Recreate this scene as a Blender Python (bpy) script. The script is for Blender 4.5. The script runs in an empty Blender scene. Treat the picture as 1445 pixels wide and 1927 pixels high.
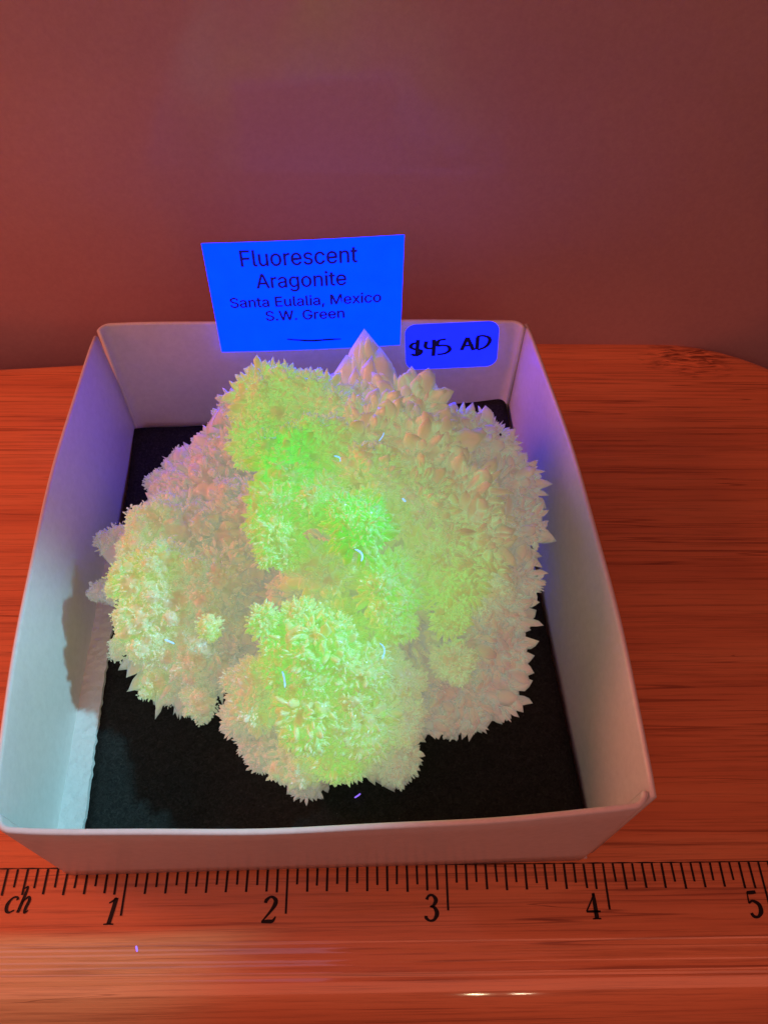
import bpy, bmesh, math, random
import numpy as np
from mathutils import Vector, Matrix

# ------------------------------------------------------------------ scene, camera, light
S = 0.0254                      # everything below is written in inches; S turns it into metres
scn = bpy.context.scene
col = scn.collection
random.seed(7)
rng = np.random.default_rng(11)

cam_d = bpy.data.cameras.new('camera')
cam = bpy.data.objects.new('camera', cam_d)
col.objects.link(cam)
right = Vector((0.99973133, -0.01344415, 0.0188819))
up = Vector((-0.000223475, 0.80897992, 0.58783624))
fwd = Vector((0.02317803, 0.58768252, -0.80875957))
M = Matrix((right, up, -fwd)).transposed().to_4x4()
M.translation = Vector((2.48480, -1.25025, 5.53712)) * S
cam.matrix_world = M
cam_d.sensor_fit = 'HORIZONTAL'
cam_d.sensor_width = 36.0
cam_d.lens = 36.0 * 1549.797 / 1445.0
cam_d.clip_start = 0.005
cam_d.clip_end = 50.0
scn.camera = cam

world = bpy.data.worlds.new('World')
scn.world = world
world.use_nodes = True
bg = world.node_tree.nodes['Background']
bg.inputs['Color'].default_value = (1.0, 0.29, 0.27, 1)
bg.inputs['Strength'].default_value = 0.115

def lamp(name, kind, loc, target, energy, color, **kw):
    d = bpy.data.lights.new(name, kind)
    d.energy = energy
    d.color = color
    for k, v in kw.items():
        setattr(d, k, v)
    o = bpy.data.objects.new(name, d)
    col.objects.link(o)
    o.location = Vector(loc) * S
    if target is not None:
        dv = Vector(target) - Vector(loc)
        o.rotation_euler = dv.to_track_quat('-Z', 'Y').to_euler()
    return o

# the red-orange room light: one broad lamp overhead, one in front and one, the strongest, at the far left
lamp('ceiling_light', 'AREA', (1.0, 1.0, 20.0), (2.6, 2.2, 0), 0.10, (1.0, 0.25, 0.18),
     shape='RECTANGLE', size=14 * S, size_y=10 * S)
lamp('front_light', 'AREA', (3.0, -8.5, 11.5), (2.4, 0, 0), 0.22, (1.0, 0.28, 0.17),
     shape='RECTANGLE', size=18 * S, size_y=4 * S)
lamp('side_light', 'AREA', (-9.0, 3.4, 7.6), (2.6, 1.4, 0.4), 0.60, (1.0, 0.26, 0.17),
     shape='RECTANGLE', size=5 * S, size_y=5 * S)
# a dim bluish area light, added for the front edge's cool reflection, above and left of the photographer
lamp('bluish_light', 'AREA', (-1.9, -3.4, 10.0), (-1.7, -2.6, 0), 0.026, (0.6, 0.6, 1.0),
     shape='RECTANGLE', size=8.0 * S, size_y=2.2 * S)
# the ultraviolet torch held at the right, whose visible spill is pale cyan
lamp('torch_light', 'SPOT', (7.8, 1.7, 8.2), (0.45, 0.2, 0.6), 1.95, (0.28, 0.78, 1.0),
     spot_size=math.radians(19), spot_blend=0.7, shadow_soft_size=0.24 * S)
# two small warm bulbs behind the photographer, seen as glints on the varnished front edge
lamp('bulb_light', 'POINT', (4.2, -7.2, 6.2), None, 0.022, (1.0, 0.85, 0.5), shadow_soft_size=0.12 * S)
lamp('bulb_light', 'POINT', (4.9, -7.2, 6.2), None, 0.014, (1.0, 0.85, 0.55), shadow_soft_size=0.12 * S)

scn.view_settings.view_transform = 'Standard'
scn.view_settings.look = 'None'
scn.view_settings.exposure = 0.0
scn.view_settings.gamma = 1.0
scn.view_settings.use_curve_mapping = False
scn.cycles.max_bounces = 5
scn.cycles.use_adaptive_sampling = True
scn.cycles.adaptive_threshold = 0.02
scn.cycles.sample_clamp_indirect = 4.0

# ------------------------------------------------------------------ helpers
def new_mat(name):
    m = bpy.data.materials.new(name)
    m.use_nodes = True
    nt = m.node_tree
    b = nt.nodes['Principled BSDF']
    return m, nt, b

def node(nt, kind, **kw):
    n = nt.nodes.new(kind)
    for k, v in kw.items():
        if k in n.inputs:
            n.inputs[k].default_value = v
        else:
            setattr(n, k, v)
    return n

def link(nt, a, b):
    nt.links.new(a, b)

def ramp(nt, stops):
    r = nt.nodes.new('ShaderNodeValToRGB')
    e = r.color_ramp.elements
    while len(e) < len(stops):
        e.new(0.5)
    for el, (p, c) in zip(e, stops):
        el.position = p
        el.color = c if len(c) == 4 else (*c, 1)
    return r

def mesh_obj(name, verts, faces, mat, parent=None, origin=(0, 0, 0), smooth=False):
    """verts in inches, world space; origin is the object's (or its thing's) base point"""
    v = (np.asarray(verts, dtype=float) - np.asarray(origin, dtype=float)) * S
    me = bpy.data.meshes.new(name)
    me.from_pydata(v.tolist(), [], [list(f) for f in faces])
    me.update()
    if smooth:
        me.polygons.foreach_set('use_smooth', [True] * len(me.polygons))
    if mat is not None:
        me.materials.append(mat)
    o = bpy.data.objects.new(name, me)
    col.objects.link(o)
    if parent is not None:
        o.parent = parent
    else:
        o.location = Vector(origin) * S
    return o

def thing(name, label, cat, loc, group=None):
    o = bpy.data.objects.new(name, None)
    col.objects.link(o)
    o.empty_display_size = 0.01
    o.location = Vector(loc) * S
    o['label'] = label
    o['category'] = cat
    if group:
        o['group'] = group
    return o

def tag(o, label, cat, group=None):
    o['label'] = label
    o['category'] = cat
    if group:
        o['group'] = group
    return o

def recalc(o):
    bm = bmesh.new()
    bm.from_mesh(o.data)
    bmesh.ops.recalc_face_normals(bm, faces=bm.faces)
    bm.to_mesh(o.data)
    bm.free()

def ribbon(strokes, n=7):
    """flat lettering: each stroke is a list of (x, y, width); returns verts (2D), faces"""
    V, F = [], []
    for st in strokes:
        P = np.array(st, dtype=float)
        # Catmull-Rom through the points
        Q = []
        for i in range(len(P) - 1):
            p0 = P[max(i - 1, 0)]; p1 = P[i]; p2 = P[i + 1]; p3 = P[min(i + 2, len(P) - 1)]
            for t in np.linspace(0, 1, n, endpoint=False):
                Q.append(0.5 * ((2 * p1) + (-p0 + p2) * t + (2 * p0 - 5 * p1 + 4 * p2 - p3) * t * t
                                + (-p0 + 3 * p1 - 3 * p2 + p3) * t ** 3))
        Q.append(P[-1])
        Q = np.array(Q)
        d = np.gradient(Q[:, :2], axis=0)
        d /= np.linalg.norm(d, axis=1)[:, None] + 1e-9
        nrm = np.stack([-d[:, 1], d[:, 0]], 1)
        b = len(V)
        for q, m in zip(Q, nrm):
            V.append((q[0] + m[0] * q[2] / 2, q[1] + m[1] * q[2] / 2))
            V.append((q[0] - m[0] * q[2] / 2, q[1] - m[1] * q[2] / 2))
        for i in range(len(Q) - 1):
            F.append((b + 2 * i, b + 2 * i + 1, b + 2 * i + 3, b + 2 * i + 2))
    return np.array(V), F

# ------------------------------------------------------------------ materials
def bamboo_material():
    m, nt, b = new_mat('varnished_bamboo')
    tc = node(nt, 'ShaderNodeTexCoord')
    def grain(sx, sy, scale, detail, rough=0.6, dist=0.0):
        mp = node(nt, 'ShaderNodeMapping')
        mp.inputs['Scale'].default_value = (sx, sy, sy)
        mp.inputs['Rotation'].default_value = (0, 0, math.radians(-0.9))
        link(nt, tc.outputs['Object'], mp.inputs['Vector'])
        nz = node(nt, 'ShaderNodeTexNoise', Scale=scale, Detail=detail, Roughness=rough, Distortion=dist)
        link(nt, mp.outputs[0], nz.inputs['Vector'])
        return nz
    broad = grain(0.05, 1.0, 220, 3)
    fine = grain(0.025, 1.0, 1500, 4, 0.7)
    streak = grain(0.02, 1.0, 900, 3, 0.55)
    blotch = grain(0.5, 1.0, 18, 2)
    base = ramp(nt, [(0.25, (0.70, 0.215, 0.075)), (0.5, (0.84, 0.285, 0.098)), (0.78, (0.90, 0.345, 0.13))])
    link(nt, broad.outputs['Fac'], base.inputs['Fac'])
    f_r = ramp(nt, [(0.30, (0.66, 0.60, 0.56)), (0.50, (1, 1, 1)), (0.8, (1.1, 1.1, 1.1))])
    link(nt, fine.outputs['Fac'], f_r.inputs['Fac'])
    s_r = ramp(nt, [(0.29, (0.58, 0.50, 0.46)), (0.335, (0.86, 0.82, 0.80)), (0.40, (1, 1, 1))])
    link(nt, streak.outputs['Fac'], s_r.inputs['Fac'])
    b_r = ramp(nt, [(0.3, (0.86, 0.84, 0.82)), (0.7, (1.08, 1.08, 1.08))])
    link(nt, blotch.outputs['Fac'], b_r.inputs['Fac'])
    cur = base.outputs['Color']
    # long thin fibres: the level line of a stretched noise, broken up by a second one
    vein = grain(0.016, 1.0, 330, 2, 0.5)
    sb = node(nt, 'ShaderNodeMath', operation='SUBTRACT')
    sb.inputs[1].default_value = 0.5
    link(nt, vein.outputs['Fac'], sb.inputs[0])
    ab = node(nt, 'ShaderNodeMath', operation='ABSOLUTE')
    link(nt, sb.outputs[0], ab.inputs[0])
    brk = grain(0.12, 1.0, 90, 2, 0.5)
    ms = node(nt, 'ShaderNodeMapRange')
    ms.inputs['From Min'].default_value = 0.35
    ms.inputs['From Max'].default_value = 0.62
    ms.inputs['To Min'].default_value = 0.0004
    ms.inputs['To Max'].default_value = 0.014
    link(nt, brk.outputs['Fac'], ms.inputs['Value'])
    dv = node(nt, 'ShaderNodeMath', operation='DIVIDE', use_clamp=True)
    link(nt, ab.outputs[0], dv.inputs[0])
    link(nt, ms.outputs[0], dv.inputs[1])
    v_r = ramp(nt, [(0.25, (0.62, 0.54, 0.50)), (1.0, (1, 1, 1))])
    link(nt, dv.outputs[0], v_r.inputs['Fac'])
    for r in (f_r, s_r, b_r, v_r):
        mx = node(nt, 'ShaderNodeMix', data_type='RGBA', blend_type='MULTIPLY')
        mx.inputs[0].default_value = 1.0
        link(nt, cur, mx.inputs[6])
        link(nt, r.outputs['Color'], mx.inputs[7])
        cur = mx.outputs[2]
    # the node: a ring of broken, wavy fibres near the far right corner
    sep = node(nt, 'ShaderNodeVectorMath', operation='SUBTRACT')
    link(nt, tc.outputs['Object'], sep.inputs[0])
    sep.inputs[1].default_value = (3.05 * S, 2.42 * S, 0)
    sc = node(nt, 'ShaderNodeVectorMath', operation='MULTIPLY')
    link(nt, sep.outputs[0], sc.inputs[0])
    sc.inputs[1].default_value = (1 / (0.52 * S), 1 / (0.30 * S), 0)
    ln = node(nt, 'ShaderNodeVectorMath', operation='LENGTH')
    link(nt, sc.outputs[0], ln.inputs[0])
    wob = node(nt, 'ShaderNodeTexNoise', Scale=190.0, Detail=3.0)
    link(nt, tc.outputs['Object'], wob.inputs['Vector'])
    ad = node(nt, 'ShaderNodeMath', operation='ADD')
    link(nt, ln.outputs['Value'], ad.inputs[0])
    link(nt, wob.outputs['Fac'], ad.inputs[1])
    mk = ramp(nt, [(0.62, (1, 1, 1)), (1.0, (0, 0, 0))])
    hv = node(nt, 'ShaderNodeMath', operation='MULTIPLY')
    hv.inputs[1].default_value = 0.68
    link(nt, ad.outputs[0], hv.inputs[0])
    link(nt, hv.outputs[0], mk.inputs['Fac'])
    kn = grain(0.16, 1.0, 900, 3, 0.6, 1.2)
    k_r = ramp(nt, [(0.40, (0.30, 0.2, 0.16)), (0.5, (0.85, 0.8, 0.78)), (0.62, (1.25, 1.25, 1.25))])
    link(nt, kn.outputs['Fac'], k_r.inputs['Fac'])
    mx = node(nt, 'ShaderNodeMix', data_type='RGBA', blend_type='MULTIPLY')
    link(nt, mk.outputs['Color'], mx.inputs[0])
    link(nt, cur, mx.inputs[6])
    link(nt, k_r.outputs['Color'], mx.inputs[7])
    cur = mx.outputs[2]
    link(nt, cur, b.inputs['Base Color'])
    b.inputs['Roughness'].default_value = 0.5
    b.inputs['Coat Weight'].default_value = 0.9
    b.inputs['Coat Roughness'].default_value = 0.07
    b.inputs['Coat IOR'].default_value = 1.7
    bump = node(nt, 'ShaderNodeBump', Strength=0.25, Distance=0.0003)
    link(nt, streak.outputs['Fac'], bump.inputs['Height'])
    bump2 = node(nt, 'ShaderNodeBump', Strength=0.2, Distance=0.0001)
    link(nt, fine.outputs['Fac'], bump2.inputs['Height'])
    link(nt, bump.outputs[0], bump2.inputs['Normal'])
    link(nt, bump2.outputs[0], b.inputs['Normal'])
    return m

def wall_material():
    m, nt, b = new_mat('painted_wall')
    tc = node(nt, 'ShaderNodeTexCoord')
    nz = node(nt, 'ShaderNodeTexNoise', Scale=14.0, Detail=3.0)
    link(nt, tc.outputs['Object'], nz.inputs['Vector'])
    r = ramp(nt, [(0.3, (0.48, 0.325, 0.335)), (0.7, (0.59, 0.415, 0.425))])
    n2 = node(nt, 'ShaderNodeTexNoise', Scale=900.0, Detail=3.0, Roughness=0.8)
    link(nt, tc.outputs['Object'], n2.inputs['Vector'])
    mxn = node(nt, 'ShaderNodeMath', operation='MULTIPLY_ADD')
    mxn.inputs[1].default_value = 0.45
    link(nt, n2.outputs['Fac'], mxn.inputs[0])
    hf = node(nt, 'ShaderNodeMath', operation='MULTIPLY')
    hf.inputs[1].default_value = 0.55
    link(nt, nz.outputs['Fac'], hf.inputs[0])
    link(nt, hf.outputs[0], mxn.inputs[2])
    link(nt, mxn.outputs[0], r.inputs['Fac'])
    link(nt, r.outputs['Color'], b.inputs['Base Color'])
    b.inputs['Roughness'].default_value = 0.09
    b.inputs['Specular IOR Level'].default_value = 0.36
    fn = node(nt, 'ShaderNodeTexNoise', Scale=1500.0, Detail=2.0)
    link(nt, tc.outputs['Object'], fn.inputs['Vector'])
    bump = node(nt, 'ShaderNodeBump', Strength=0.08, Distance=0.0002)
    link(nt, fn.outputs['Fac'], bump.inputs['Height'])
    link(nt, bump.outputs[0], b.inputs['Normal'])
    return m

def card_stock():
    m, nt, b = new_mat('white_cardboard')
    tc = node(nt, 'ShaderNodeTexCoord')
    nz = node(nt, 'ShaderNodeTexNoise', Scale=700.0, Detail=4.0, Roughness=0.7)
    link(nt, tc.outputs['Object'], nz.inputs['Vector'])
    r = ramp(nt, [(0.3, (0.74, 0.72, 0.69)), (0.7, (0.82, 0.80, 0.77))])
    link(nt, nz.outputs['Fac'], r.inputs['Fac'])
    link(nt, r.outputs['Color'], b.inputs['Base Color'])
    b.inputs['Roughness'].default_value = 0.34
    b.inputs['Specular IOR Level'].default_value = 0.45
    bump = node(nt, 'ShaderNodeBump', Strength=0.12, Distance=0.00012)
    link(nt, nz.outputs['Fac'], bump.inputs['Height'])
    link(nt, bump.outputs[0], b.inputs['Normal'])
    return m

def torn_paper():
    m, nt, b = new_mat('torn_white_paper')
    b.inputs['Base Color'].default_value = (0.82, 0.82, 0.80, 1)
    b.inputs['Roughness'].default_value = 0.9
    tc = node(nt, 'ShaderNodeTexCoord')
    nz = node(nt, 'ShaderNodeTexNoise', Scale=900.0, Detail=4.0)
    link(nt, tc.outputs['Object'], nz.inputs['Vector'])
    bump = node(nt, 'ShaderNodeBump', Strength=0.6, Distance=0.0005)
    link(nt, nz.outputs['Fac'], bump.inputs['Height'])
    link(nt, bump.outputs[0], b.inputs['Normal'])
    return m

def felt_material():
    m, nt, b = new_mat('black_felt')
    tc = node(nt, 'ShaderNodeTexCoord')
    nz = node(nt, 'ShaderNodeTexNoise', Scale=1300.0, Detail=5.0, Roughness=0.75, Distortion=1.5)
    link(nt, tc.outputs['Object'], nz.inputs['Vector'])
    r = ramp(nt, [(0.3, (0.013, 0.0135, 0.013)), (0.55, (0.030, 0.032, 0.030)), (0.8, (0.06, 0.064, 0.058))])
    link(nt, nz.outputs['Fac'], r.inputs['Fac'])
    vo = node(nt, 'ShaderNodeTexVoronoi', Scale=420.0)
    link(nt, tc.outputs['Object'], vo.inputs['Vector'])
    sp = ramp(nt, [(0.02, (1, 1, 1)), (0.045, (0, 0, 0))])
    link(nt, vo.outputs['Distance'], sp.inputs['Fac'])
    mx = node(nt, 'ShaderNodeMix', data_type='RGBA')
    link(nt, sp.outputs['Color'], mx.inputs[0])
    link(nt, r.outputs['Color'], mx.inputs[6])
    mx.inputs[7].default_value = (0.10, 0.10, 0.085, 1)
    link(nt, mx.outputs[2], b.inputs['Base Color'])
    b.inputs['Roughness'].default_value = 1.0
    b.inputs['Specular IOR Level'].default_value = 0.0
    bump = node(nt, 'ShaderNodeBump', Strength=0.4, Distance=0.0002)
    link(nt, nz.outputs['Fac'], bump.inputs['Height'])
    link(nt, bump.outputs[0], b.inputs['Normal'])
    return m

def plain(name, colr, rough=0.6, emit=None, es=0.0, spec=0.3):
    m, nt, b = new_mat(name)
    b.inputs['Base Color'].default_value = (*colr, 1)
    b.inputs['Roughness'].default_value = rough
    b.inputs['Specular IOR Level'].default_value = spec
    if emit:
        b.inputs['Emission Color'].default_value = (*emit, 1)
        b.inputs['Emission Strength'].default_value = es
    return m

def fluorescent_paper(name, emit, es):
    m, nt, b = new_mat(name)
    tc = node(nt, 'ShaderNodeTexCoord')
    nz = node(nt, 'ShaderNodeTexNoise', Scale=260.0, Detail=3.0)
    link(nt, tc.outputs['Object'], nz.inputs['Vector'])
    b.inputs['Base Color'].default_value = (0.0, 0.02, 0.3, 1)
    b.inputs['Roughness'].default_value = 0.8
    b.inputs['Specular IOR Level'].default_value = 0.1
    b.inputs['Emission Color'].default_value = (*emit, 1)
    mr = node(nt, 'ShaderNodeMapRange')
    mr.inputs['To Min'].default_value = es * 0.85
    mr.inputs['To Max'].default_value = es * 1.15
    link(nt, nz.outputs['Fac'], mr.inputs['Value'])
    link(nt, mr.outputs[0], b.inputs['Emission Strength'])
    return m

def aragonite_material():
    """translucent white mineral that fluoresces green; 'glow' is the painted pattern of UV light on the
    mineral, put into its colour and emission (stored per vertex)"""
    m, nt, b = new_mat('fluorescent_aragonite')
    at = node(nt, 'ShaderNodeAttribute', attribute_name='glow')
    tc = node(nt, 'ShaderNodeTexCoord')
    nz = node(nt, 'ShaderNodeTexNoise', Scale=420.0, Detail=4.0, Roughness=0.65)
    link(nt, tc.outputs['Object'], nz.inputs['Vector'])
    mr = node(nt, 'ShaderNodeMapRange')
    mr.inputs['From Min'].default_value = 0.3
    mr.inputs['From Max'].default_value = 0.7
    mr.inputs['To Min'].default_value = -0.09
    mr.inputs['To Max'].default_value = 0.09
    link(nt, nz.outputs['Fac'], mr.inputs['Value'])
    ad = node(nt, 'ShaderNodeMath', operation='ADD', use_clamp=True)
    link(nt, at.outputs['Fac'], ad.inputs[0])
    link(nt, mr.outputs[0], ad.inputs[1])
    body = ramp(nt, [(0.0, (0.84, 0.79, 0.77)), (0.28, (0.81, 0.77, 0.63)), (0.6, (0.76, 0.72, 0.42)), (1.0, (0.52, 0.68, 0.28))])  # body colour follows the same painted UV pattern
    link(nt, ad.outputs[0], body.inputs['Fac'])
    link(nt, body.outputs['Color'], b.inputs['Base Color'])
    em = ramp(nt, [(0.0, (0.068, 0.072, 0.066)), (0.3, (0.115, 0.165, 0.098)), (0.62, (0.11, 0.25, 0.085)), (1.0, (0.06, 0.36, 0.055))])  # emission painted greener where the UV light is meant to fall
    link(nt, ad.outputs[0], em.inputs['Fac'])
    link(nt, em.outputs['Color'], b.inputs['Emission Color'])
    b.inputs['Emission Strength'].default_value = 0.80
    b.inputs['Roughness'].default_value = 0.2
    b.inputs['Specular IOR Level'].default_value = 0.4
    m.cycles.emission_sampling = 'NONE'
    b.inputs['Subsurface Weight'].default_value = 1.0
    b.inputs['Subsurface Radius'].default_value = (1.0, 0.75, 0.55)
    b.inputs['Subsurface Scale'].default_value = 0.0018
    return m

BAMBOO = bamboo_material()
WALL = wall_material()
BOARD = card_stock()
TORN = torn_paper()
FELT = felt_material()
INK = plain('black_ink', (0.012, 0.008, 0.008), 0.5)
CARD = fluorescent_paper('fluorescing_card', (0.0, 0.0095, 1.0), 8.0)
STICKER = fluorescent_paper('fluorescing_sticker', (0.0036, 0.0068, 0.9), 4.2)
PRINT = plain('print_over_fluorescing_card', (0.02, 0.02, 0.06), 0.7, (0.01, 0.004, 1.0), 0.13)
PEN = plain('pen_ink', (0.01, 0.01, 0.02), 0.6, (0.005, 0.0, 0.6), 0.04)
CARD_BACK = fluorescent_paper('card_back', (0.45, 0.3, 1.0), 0.45)  # dim emission standing in for the card's blue seen through the paper
MINERAL = aragonite_material()
LINT = plain('fluorescing_lint', (0.4, 0.5, 0.8), 0.8, (0.12, 0.42, 1.0), 1.6)
LINT_VIOLET = plain('fluorescing_violet_lint', (0.4, 0.3, 0.8), 0.8, (0.28, 0.14, 1.0), 1.0)
TABLE = plain('dark_table_top', (0.06, 0.04, 0.035), 0.6)

# ------------------------------------------------------------------ setting
def wall_y(x):
    return 4.83
wall = mesh_obj('wall', [(-25, wall_y(-25), -3), (30, wall_y(30), -3), (30, wall_y(30), 22), (-25, wall_y(-25), 22)], [(0, 1, 2, 3)], WALL)
wall['kind'] = 'structure'
tab = mesh_obj('table', [(-25, -3, -0.9), (30, -3, -0.9), (30, wall_y(30) - .01, -0.9), (-25, wall_y(-25) - .01, -0.9)], [(0, 1, 2, 3)], TABLE)
tab['kind'] = 'structure'

# ------------------------------------------------------------------ bamboo board with the engraved ruler
BO = (2.6, 2.2, -0.8)
board = thing('bamboo_board', 'varnished bamboo board with an engraved inch ruler along its front edge', 'board', BO)
def board_mesh():
    # plan outline of the flat top, counter-clockwise, then lofted down over a bullnose edge
    pts = []
    pts += [(-4.2, -0.42), (5.9, -0.42)]
    for a in np.linspace(-90, 0, 10)[1:]:
        pts.append((5.9 + 1.1 * math.cos(math.radians(a)), 0.68 + 1.1 * math.sin(math.radians(a))))
    pts += [(7.0, 3.2)]
    for a in np.linspace(0, 90, 14)[1:]:
        pts.append((5.35 + 1.65 * math.cos(math.radians(a)), 3.15 + 1.62 * math.sin(math.radians(a))))
    pts += [(4.2, 4.77), (2.0, 4.64), (-0.2, 4.44), (-1.6, 4.32)]
    for a in np.linspace(90, 180, 12)[1:]:
        pts.append((-2.8 + 1.5 * math.cos(math.radians(a)), 2.8 + 1.5 * math.sin(math.radians(a))))
    # densify
    P = []
    n = len(pts)
    for i in range(n):
        a = np.array(pts[i]); b = np.array(pts[(i + 1) % n])
        k = max(1, int(np.linalg.norm(b - a) / 0.25))
        for j in range(k):
            P.append(a + (b - a) * j / k)
    P = np.array(P)
    d = np.roll(P, -1, 0) - np.roll(P, 1, 0)
    d /= np.linalg.norm(d, axis=1)[:, None]
    nr = np.stack([d[:, 1], -d[:, 0]], 1)
    V, F = [], []
    rings = []
    # profile of the front edge: flat top, a shallow ridged bevel, then a bullnose
    rings += [(0.0, 0.0), (0.006, -0.001), (0.012, -0.004)]
    for t in np.linspace(0, 1, 17):
        rings.append((0.02 + 0.155 * t, -0.006 - 0.027 * t + 0.0016 * math.sin(t * 15.0)))
    R = 0.46
    for a in np.linspace(12, 90, 40):
        t = math.radians(a)
        rip = 0.0020 * math.sin(a * 0.42) + 0.0012 * math.sin(a * 0.9)
        rings.append((0.182 + (R + rip) * (math.sin(t) - math.sin(math.radians(12))), -0.037 - (R + rip) * (math.cos(math.radians(12)) - math.cos(t))))
    e = rings[-1]
    rings += [(e[0] - 0.03, -0.70), (e[0] - 0.12, -0.80)]
    m = len(P)
    for off, z in rings:
        for p, q in zip(P, nr):
            # a full bullnose in front, only a small round-over along the far edge
            s_ = 1.0 if p[1] < 0.5 else max(0.2, 1.0 - (p[1] - 0.5) / 1.5)
            V.append((p[0] + q[0] * off * s_, p[1] + q[1] * off * s_, z * s_ if z > -0.60 else z))
    for k in range(len(rings) - 1):
        for i in range(m):
            j = (i + 1) % m
            F.append((k * m + i, (k + 1) * m + i, (k + 1) * m + j, k * m + j))
    F.append(tuple(range(m)))
    F.append(tuple(reversed(range((len(rings) - 1) * m, len(rings) * m))))
    return V, F
v, f = board_mesh()
slab = mesh_obj('slab', v, f, BAMBOO, board, BO, smooth=True)
slab.data.polygons[len(f) - 2].use_smooth = False
slab.data.polygons[len(f) - 1].use_smooth = False
recalc(slab)

ZT = 0.0025
def flat_part(name, v2, faces, parent, origin, mat, z=ZT):
    return mesh_obj(name, [(a, b, z) for a, b in v2], faces, mat, parent, origin)
# base line of the scale and its ticks (sixteenths; eighths longer; inches longest)
xs = np.linspace(-0.9, 6.3, 90)
w = 0.006 + 0.003 * np.sin(xs * 37)
line_v = [(x, 0.004 + q / 2) for x, q in zip(xs, w)] + [(x, 0.004 - q / 2) for x, q in zip(xs, w)]
n = len(xs)
flat_part('scale_line', line_v, [(i, i + 1, n + i + 1, n + i) for i in range(n - 1)], board, BO, INK)
for k in range(-14, 101):
    x = k / 16.0
    if k % 16 == 0:
        L, wd = 0.268, 0.013
    elif k % 2 == 0 or (k % 16) in (15,):
        L, wd = 0.150, 0.014
    else:
        L, wd = 0.108, 0.013
    L += random.uniform(-0.006, 0.006)
    e = random.uniform(-0.0025, 0.0025)
    tv = [(x - wd / 2, 0.0), (x + wd / 2, 0.0), (x + wd / 2 + e, -L), (x - wd / 2 + e, -L)]
    flat_part('tick_mark', tv, [(0, 3, 2, 1)], board, BO, INK, z=ZT + 0.0012)

# engraved serif figures: strokes in a unit cell (0..0.6 wide, 0..1 high)
FIG = {
 '1': [[(.12, .80, .05), (.26, .88, .09), (.36, 1.0, .06)], [(.36, .99, .17), (.355, .5, .17), (.34, .03, .17)],
       [(.14, .02, .045), (.34, .03, .06), (.54, .02, .045)]],
 '2': [[(.10, .74, .13), (.13, .86, .14), (.30, .97, .09), (.48, .86, .15), (.50, .70, .18), (.38, .46, .12), (.10, .08, .06)],
       [(.06, .05, .10), (.30, .06, .14), (.50, .07, .13), (.60, .24, .05)]],
 '3': [[(.10, .80, .13), (.18, .94, .10), (.34, .96, .10), (.48, .78, .17), (.38, .58, .11), (.24, .54, .05)],
       [(.24, .54, .05), (.42, .50, .12), (.53, .28, .18), (.42, .06, .12), (.24, .02, .08), (.10, .12, .13), (.09, .20, .12)]],
 '4': [[(.46, .99, .05), (.28, .66, .06), (.05, .30, .06)], [(.04, .29, .08), (.34, .29, .09), (.62, .29, .07)],
       [(.42, .97, .12), (.43, .5, .17), (.43, .03, .17)], [(.26, .02, .05), (.43, .03, .06), (.60, .02, .05)]],
 '5': [[(.18, .93, .13), (.36, .94, .14), (.54, .96, .12)], [(.18, .95, .06), (.15, .72, .06), (.13, .53, .07)],
       [(.13, .53, .06), (.30, .62, .10), (.52, .48, .17), (.52, .22, .18), (.34, .03, .10), (.16, .05, .13), (.11, .17, .13)]],
 '6': [[(.50, .96, .06), (.26, .78, .12), (.12, .40, .17), (.20, .08, .12), (.36, .03, .09), (.52, .22, .16), (.46, .48, .12), (.28, .54, .07), (.14, .38, .08)]],
 'i': [[(.10, .55, .05), (.20, .60, .10), (.22, .3, .12), (.20, .04, .12), (.34, .05, .04)], [(.22, .80, .12), (.25, .86, .12)]],
 'n': [[(.06, .55, .05), (.16, .60, .10), (.16, .3, .12), (.14, .02, .12)], [(.16, .42, .05), (.32, .60, .09), (.42, .52, .12), (.40, .2, .12), (.42, .03, .10), (.52, .08, .04)]],
 'c': [[(.46, .50, .12), (.40, .60, .08), (.24, .58, .08), (.11, .36, .14), (.14, .12, .13), (.28, .03, .08), (.46, .12, .05)]],
 'h': [[(.06, .93, .05), (.18, .97, .09), (.16, .5, .13), (.12, .02, .13)], [(.15, .38, .05), (.32, .60, .09), (.42, .50, .13), (.38, .2, .13), (.40, .03, .11), (.52, .10, .04)]],
}
def engrave(ch, x, y, h, slant):
    v2, fc = ribbon(FIG[ch])
    v2 = np.array([(x + (a + slant * b) * h, y + b * h) for a, b in v2])
    o = flat_part('numeral' if ch.isdigit() else 'letter', v2, fc, board, BO, INK, z=ZT + 0.0006)
    # overlapping strokes at slightly different heights, so that no two faces share a plane
    me = o.data
    return o
for ch, x, sl in (('1', 0.880, .14), ('2', 1.845, .12), ('3', 2.845, .06), ('4', 3.845, .0), ('5', 4.86, -.06)):
    engrave(ch, x, -0.322, 0.152, sl)
for ch, x in (('i', .10), ('n', .16), ('c', .275), ('h', .352)):
    engrave(ch, x, -0.252, 0.150, .14)

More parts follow.
